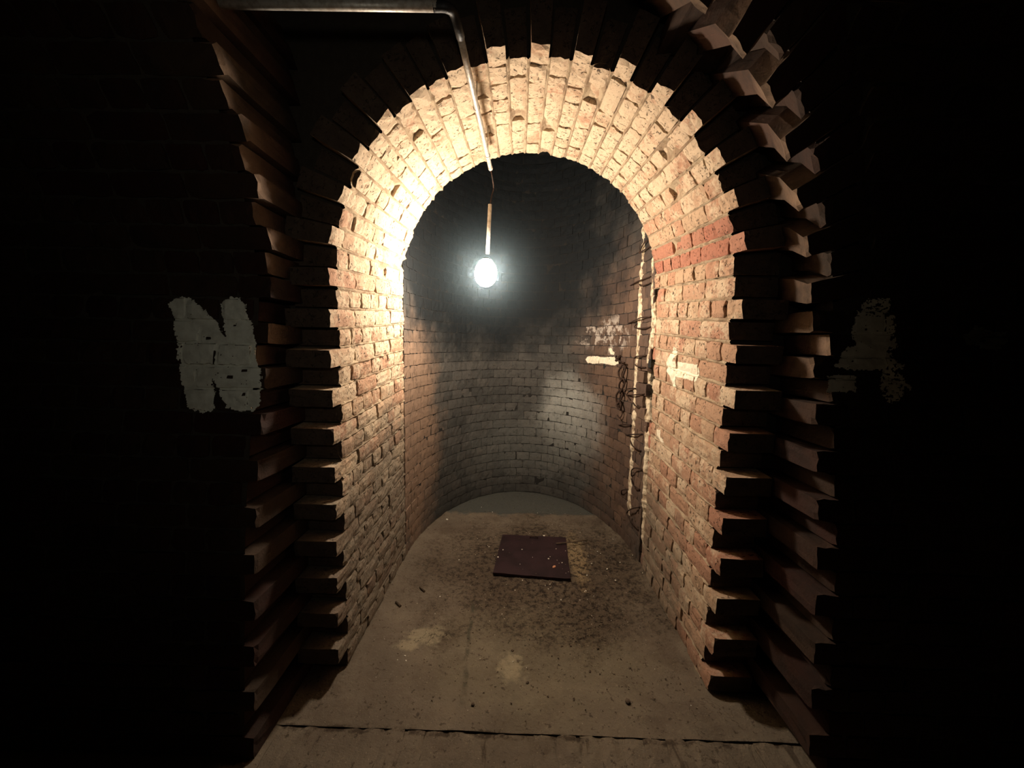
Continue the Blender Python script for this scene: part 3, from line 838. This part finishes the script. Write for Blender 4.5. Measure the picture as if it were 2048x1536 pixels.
bm = bmesh.new(); tube(bm, spline([wallpt(1248, 818, .02), wallpt(1250, 828, .02), wallpt(1245, 836, .02), wallpt(1240, 830, .02)], 5), .0035, 8); child('hook', bm, M_RUST, ch)

# ------------------------------------------------------------------ debris
def lump(bm, c, r, sq=.6):
    m = bmesh.ops.create_icosphere(bm, subdivisions=1, radius=1)['verts']; s0 = random.random()*90
    ax_ = Vector((random.uniform(.7, 1.3), random.uniform(.6, 1.2), sq)); rz = random.random()*6.28
    for v in m:
        d = v.co*(1+.35*noise.noise(v.co*1.7+Vector((s0, 0, 0))))
        d = Vector((d.x*ax_.x, d.y*ax_.y, d.z*ax_.z))*r; d.rotate(Matrix.Rotation(rz, 3, 'Z')); v.co = d+c
bf = bvh_of(['floor'])
plate_z = .019
def onfloor(x, y):
    h = bf.ray_cast(Vector((x, y, .5)), Vector((0, 0, -1)), 1)
    z = h[0].z if h[0] else 0.0
    if inpoly(x, y, [(p.x, p.y) for p in c4]): z = max(z, plate_z)
    return z
def chip(px, py, rad, mat, name, label, cat, group=None, sq=.6):
    p = atZ(px, py, .005); z = onfloor(p.x, p.y); bm = bmesh.new(); lump(bm, Vector((0, 0, 0)), rad, sq)
    zmin = min(v.co.z for v in bm.verts)
    o = link(name, bm, mat); o.location = (p.x, p.y, z-zmin*.75); return tag(o, label, cat, group)
chip(1108, 1139, .013, M_ORG, 'brick_fragment', 'small orange brick fragment on the near right corner of the metal plate', 'brick fragment', sq=.4)
chip(1097, 1123, .0085, M_CHIP, 'stone_chip', 'largest white stone chip on the right half of the metal plate', 'stone chip')
chip(1044, 1104, .007, M_CHIP, 'stone_chip', 'pale stone chip near the middle of the metal plate', 'stone chip')
chip(996, 1119, .005, M_CHIP, 'stone_chip', 'tiny white stone chip near the left edge of the metal plate', 'stone chip')
chip(1214, 1139, .008, M_CHIP, 'stone_chip', 'bright white stone chip on the dirt right of the metal plate', 'stone chip')
chip(1231, 1160, .007, M_CHIP, 'stone_chip', 'pale upright stone chip in the dirt towards the right wall', 'stone chip')
chip(978, 1093, .006, M_CHIP, 'stone_chip', 'white stone chip just left of the far left plate corner', 'stone chip')
chip(894, 1037, .014, M_CHIP, 'stone_chip', 'flat pale stone near the back left of the passage floor', 'stone chip', sq=.3)
chip(1088, 1072, .008, M_CHIP, 'stone_chip', 'white stone chip at the far edge of the metal plate', 'stone chip')
chip(1196, 1293, .008, M_GRIT, 'pebble', 'single dark round pebble on the bare floor right of centre', 'pebble')
chip(1256, 1400, .010, M_GRIT, 'pebble', 'dark elongated pebble on the near right of the floor', 'pebble')
chip(946, 1406, .008, M_GRIT, 'pebble', 'dark pebble at the near end of the drip line', 'pebble')
for q, (x, y) in enumerate([(792, 1201), (840, 1171)]):
    a = atZ(x, y, .01); b = atZ(x+9, y+9, .01); a.z = onfloor(a.x, a.y)+.006; b.z = onfloor(b.x, b.y)+.006
    bm = bmesh.new(); tube(bm, [a, b], .006 if q == 0 else .005, 8); o = link('cigarette_butt', bm, M_STRAW)
    tag(o, ['dark butt lying near the foot of the left wall', 'short dark butt on the floor left of the metal plate'][q], 'butt')
a = [atZ(1146, 1084, .03), atZ(1160, 1082, .035), atZ(1175, 1080, .03)]
bm = bmesh.new(); tube(bm, spline([atZ(1112, 1087, .03), *a], 4), .004, 6); o = link('twig', bm, M_STRAW); tag(o, 'thin dark twig reaching over the right edge of the metal plate', 'twig')
spec = [(1100,1118),(1114,1125),(1118,1131),(1124,1130),(1065,1119),(1040,1133),(1112,1102),(1131,1106),(1151,1098),(1160,1103),(1195,1104),(1201,1107),(1174,1150),(1183,1128),(1265,1110),(1172,1180),(1188,1190),(1160,1198),(1030,1178),(1100,1167),(1045,1160),(1240,1125),(1285,1150),(1122,1198),(1006,1104),(955,1075),(918,1118),(1292,1135),(963,1012),(1075,1024),(985,1022),(1210,1028),(870,1225),(1004,1226),(880,1190),(810,1308),(1026,1320),(812,1318)]
base = None
for x, y in spec:
    p = atZ(x, y, .005); z = onfloor(p.x, p.y)
    if base is None:
        bm = bmesh.new(); lump(bm, Vector(), .0042); base = link('stone_crumb', bm, M_CHIP); o = base
    else: o = base.copy(); COL.objects.link(o)
    s_ = random.uniform(.65, 1.35); o.scale = (s_, s_, s_); o.rotation_euler = (0, 0, random.random()*6); o.location = (p.x, p.y, z+.0015)
    tag(o, 'tiny white stone crumb scattered on the passage floor', 'stone crumb', 'white stone crumbs on the floor')
trail = [(1125,1289),(1139,1284),(1142,1288),(1146,1273),(1152,1279),(1160,1273),(1168,1270),(1175,1266),(1190,1250),(1192,1238),(1198,1229),(1206,1228),(1203,1240),(1213,1217),(1219,1223),(1028,1250),(1041,1268),(1085,1247),(1025,1298),(1117,1314),(1180,1340),(1260,1333),(1055,1362),(1096,1390),(1148,1394),(1320,1228),(1332,1240)]
base = None
for x, y in trail:
    p = atZ(x, y, .005); z = onfloor(p.x, p.y)
    if base is None:
        bm = bmesh.new(); lump(bm, Vector(), .0058); base = link('dark_crumb', bm, M_GRIT); o = base
    else: o = base.copy(); COL.objects.link(o)
    s_ = random.uniform(.6, 1.2); o.scale = (s_*1.3, s_, s_); o.rotation_euler = (0, 0, random.random()*6); o.location = (p.x, p.y, z+.002)
    tag(o, 'small dark crumb of dirt strewn on the open floor in front of the metal plate', 'dirt crumb', 'dark dirt crumbs on the floor')
# fine grit nobody could count
def tet(bm, c, r):
    vs_ = [bm.verts.new(c+Vector((random.uniform(-1, 1), random.uniform(-1, 1), random.uniform(-.2, .9)))*r) for _ in range(4)]
    for f_ in ((0, 1, 2), (0, 3, 1), (1, 3, 2), (2, 3, 0)): bm.faces.new([vs_[i] for i in f_])
for nm, mat, cnt, lab in (('dark_grit', M_GRIT, 3800, 'dark loose grit strewn over the passage floor around the metal plate'), ('pale_grit', M_CHIP, 420, 'pale fine grit speckled over the passage floor')):
    bm = bmesh.new(); k = 0
    while k < cnt:
        x = random.gauss(.22, .42); y = random.gauss(2.35, .38)
        if random.random() < .10: x = random.uniform(-.6, .7); y = random.uniform(1.25, 2.0)
        if not (CX-RAD+.03 < x < CX+RAD-.03) or y < 1.25 or y > 3.02: continue
        if inpoly(x, y, [(p.x, p.y) for p in c4]) and random.random() < .93: continue
        if y > YF and abs(x-CX) > RAD*math.sqrt(max(0, 1-((y-YF)/AB)**2))-.03: continue
        tet(bm, Vector((x, y, onfloor(x, y))), random.uniform(.0015, .0062)*(1 if nm == 'dark_grit' else .6)); k += 1
    o = link(nm, bm, mat); tag(o, lab, 'grit', kind='stuff')

# ------------------------------------------------------------------ added sphere imitating lens glow, a haze around the lamp
HALO = .105
bm = bmesh.new(); HR = .455; bmesh.ops.create_icosphere(bm, subdivisions=4, radius=HR)
sH = N('lens_halo'); sH.t.nodes.remove(sH.b); vs = sH.nd('ShaderNodeVolumeScatter'); vs.inputs['Color'].default_value = (.60, .86, 1.0, 1)
ln = sH.nd('ShaderNodeVectorMath', operation='LENGTH'); sH.L(sH.tc.outputs['Object'], ln.inputs[0])
q = sH.math('MAXIMUM', sH.math('SUBTRACT', 1.0, sH.math('DIVIDE', ln.outputs['Value'], HR)), 0.0)
sH.L(sH.math('MULTIPLY', sH.math('POWER', q, 2.0), HALO), vs.inputs['Density'])
sH.L(vs.outputs[0], sH.t.nodes['Material Output'].inputs['Volume'])
o = link('halo', bm, sH.m); o.location = lb; tag(o, 'added thin bluish lens-glow haze glowing around the hanging lamp', 'halo', kind='stuff')
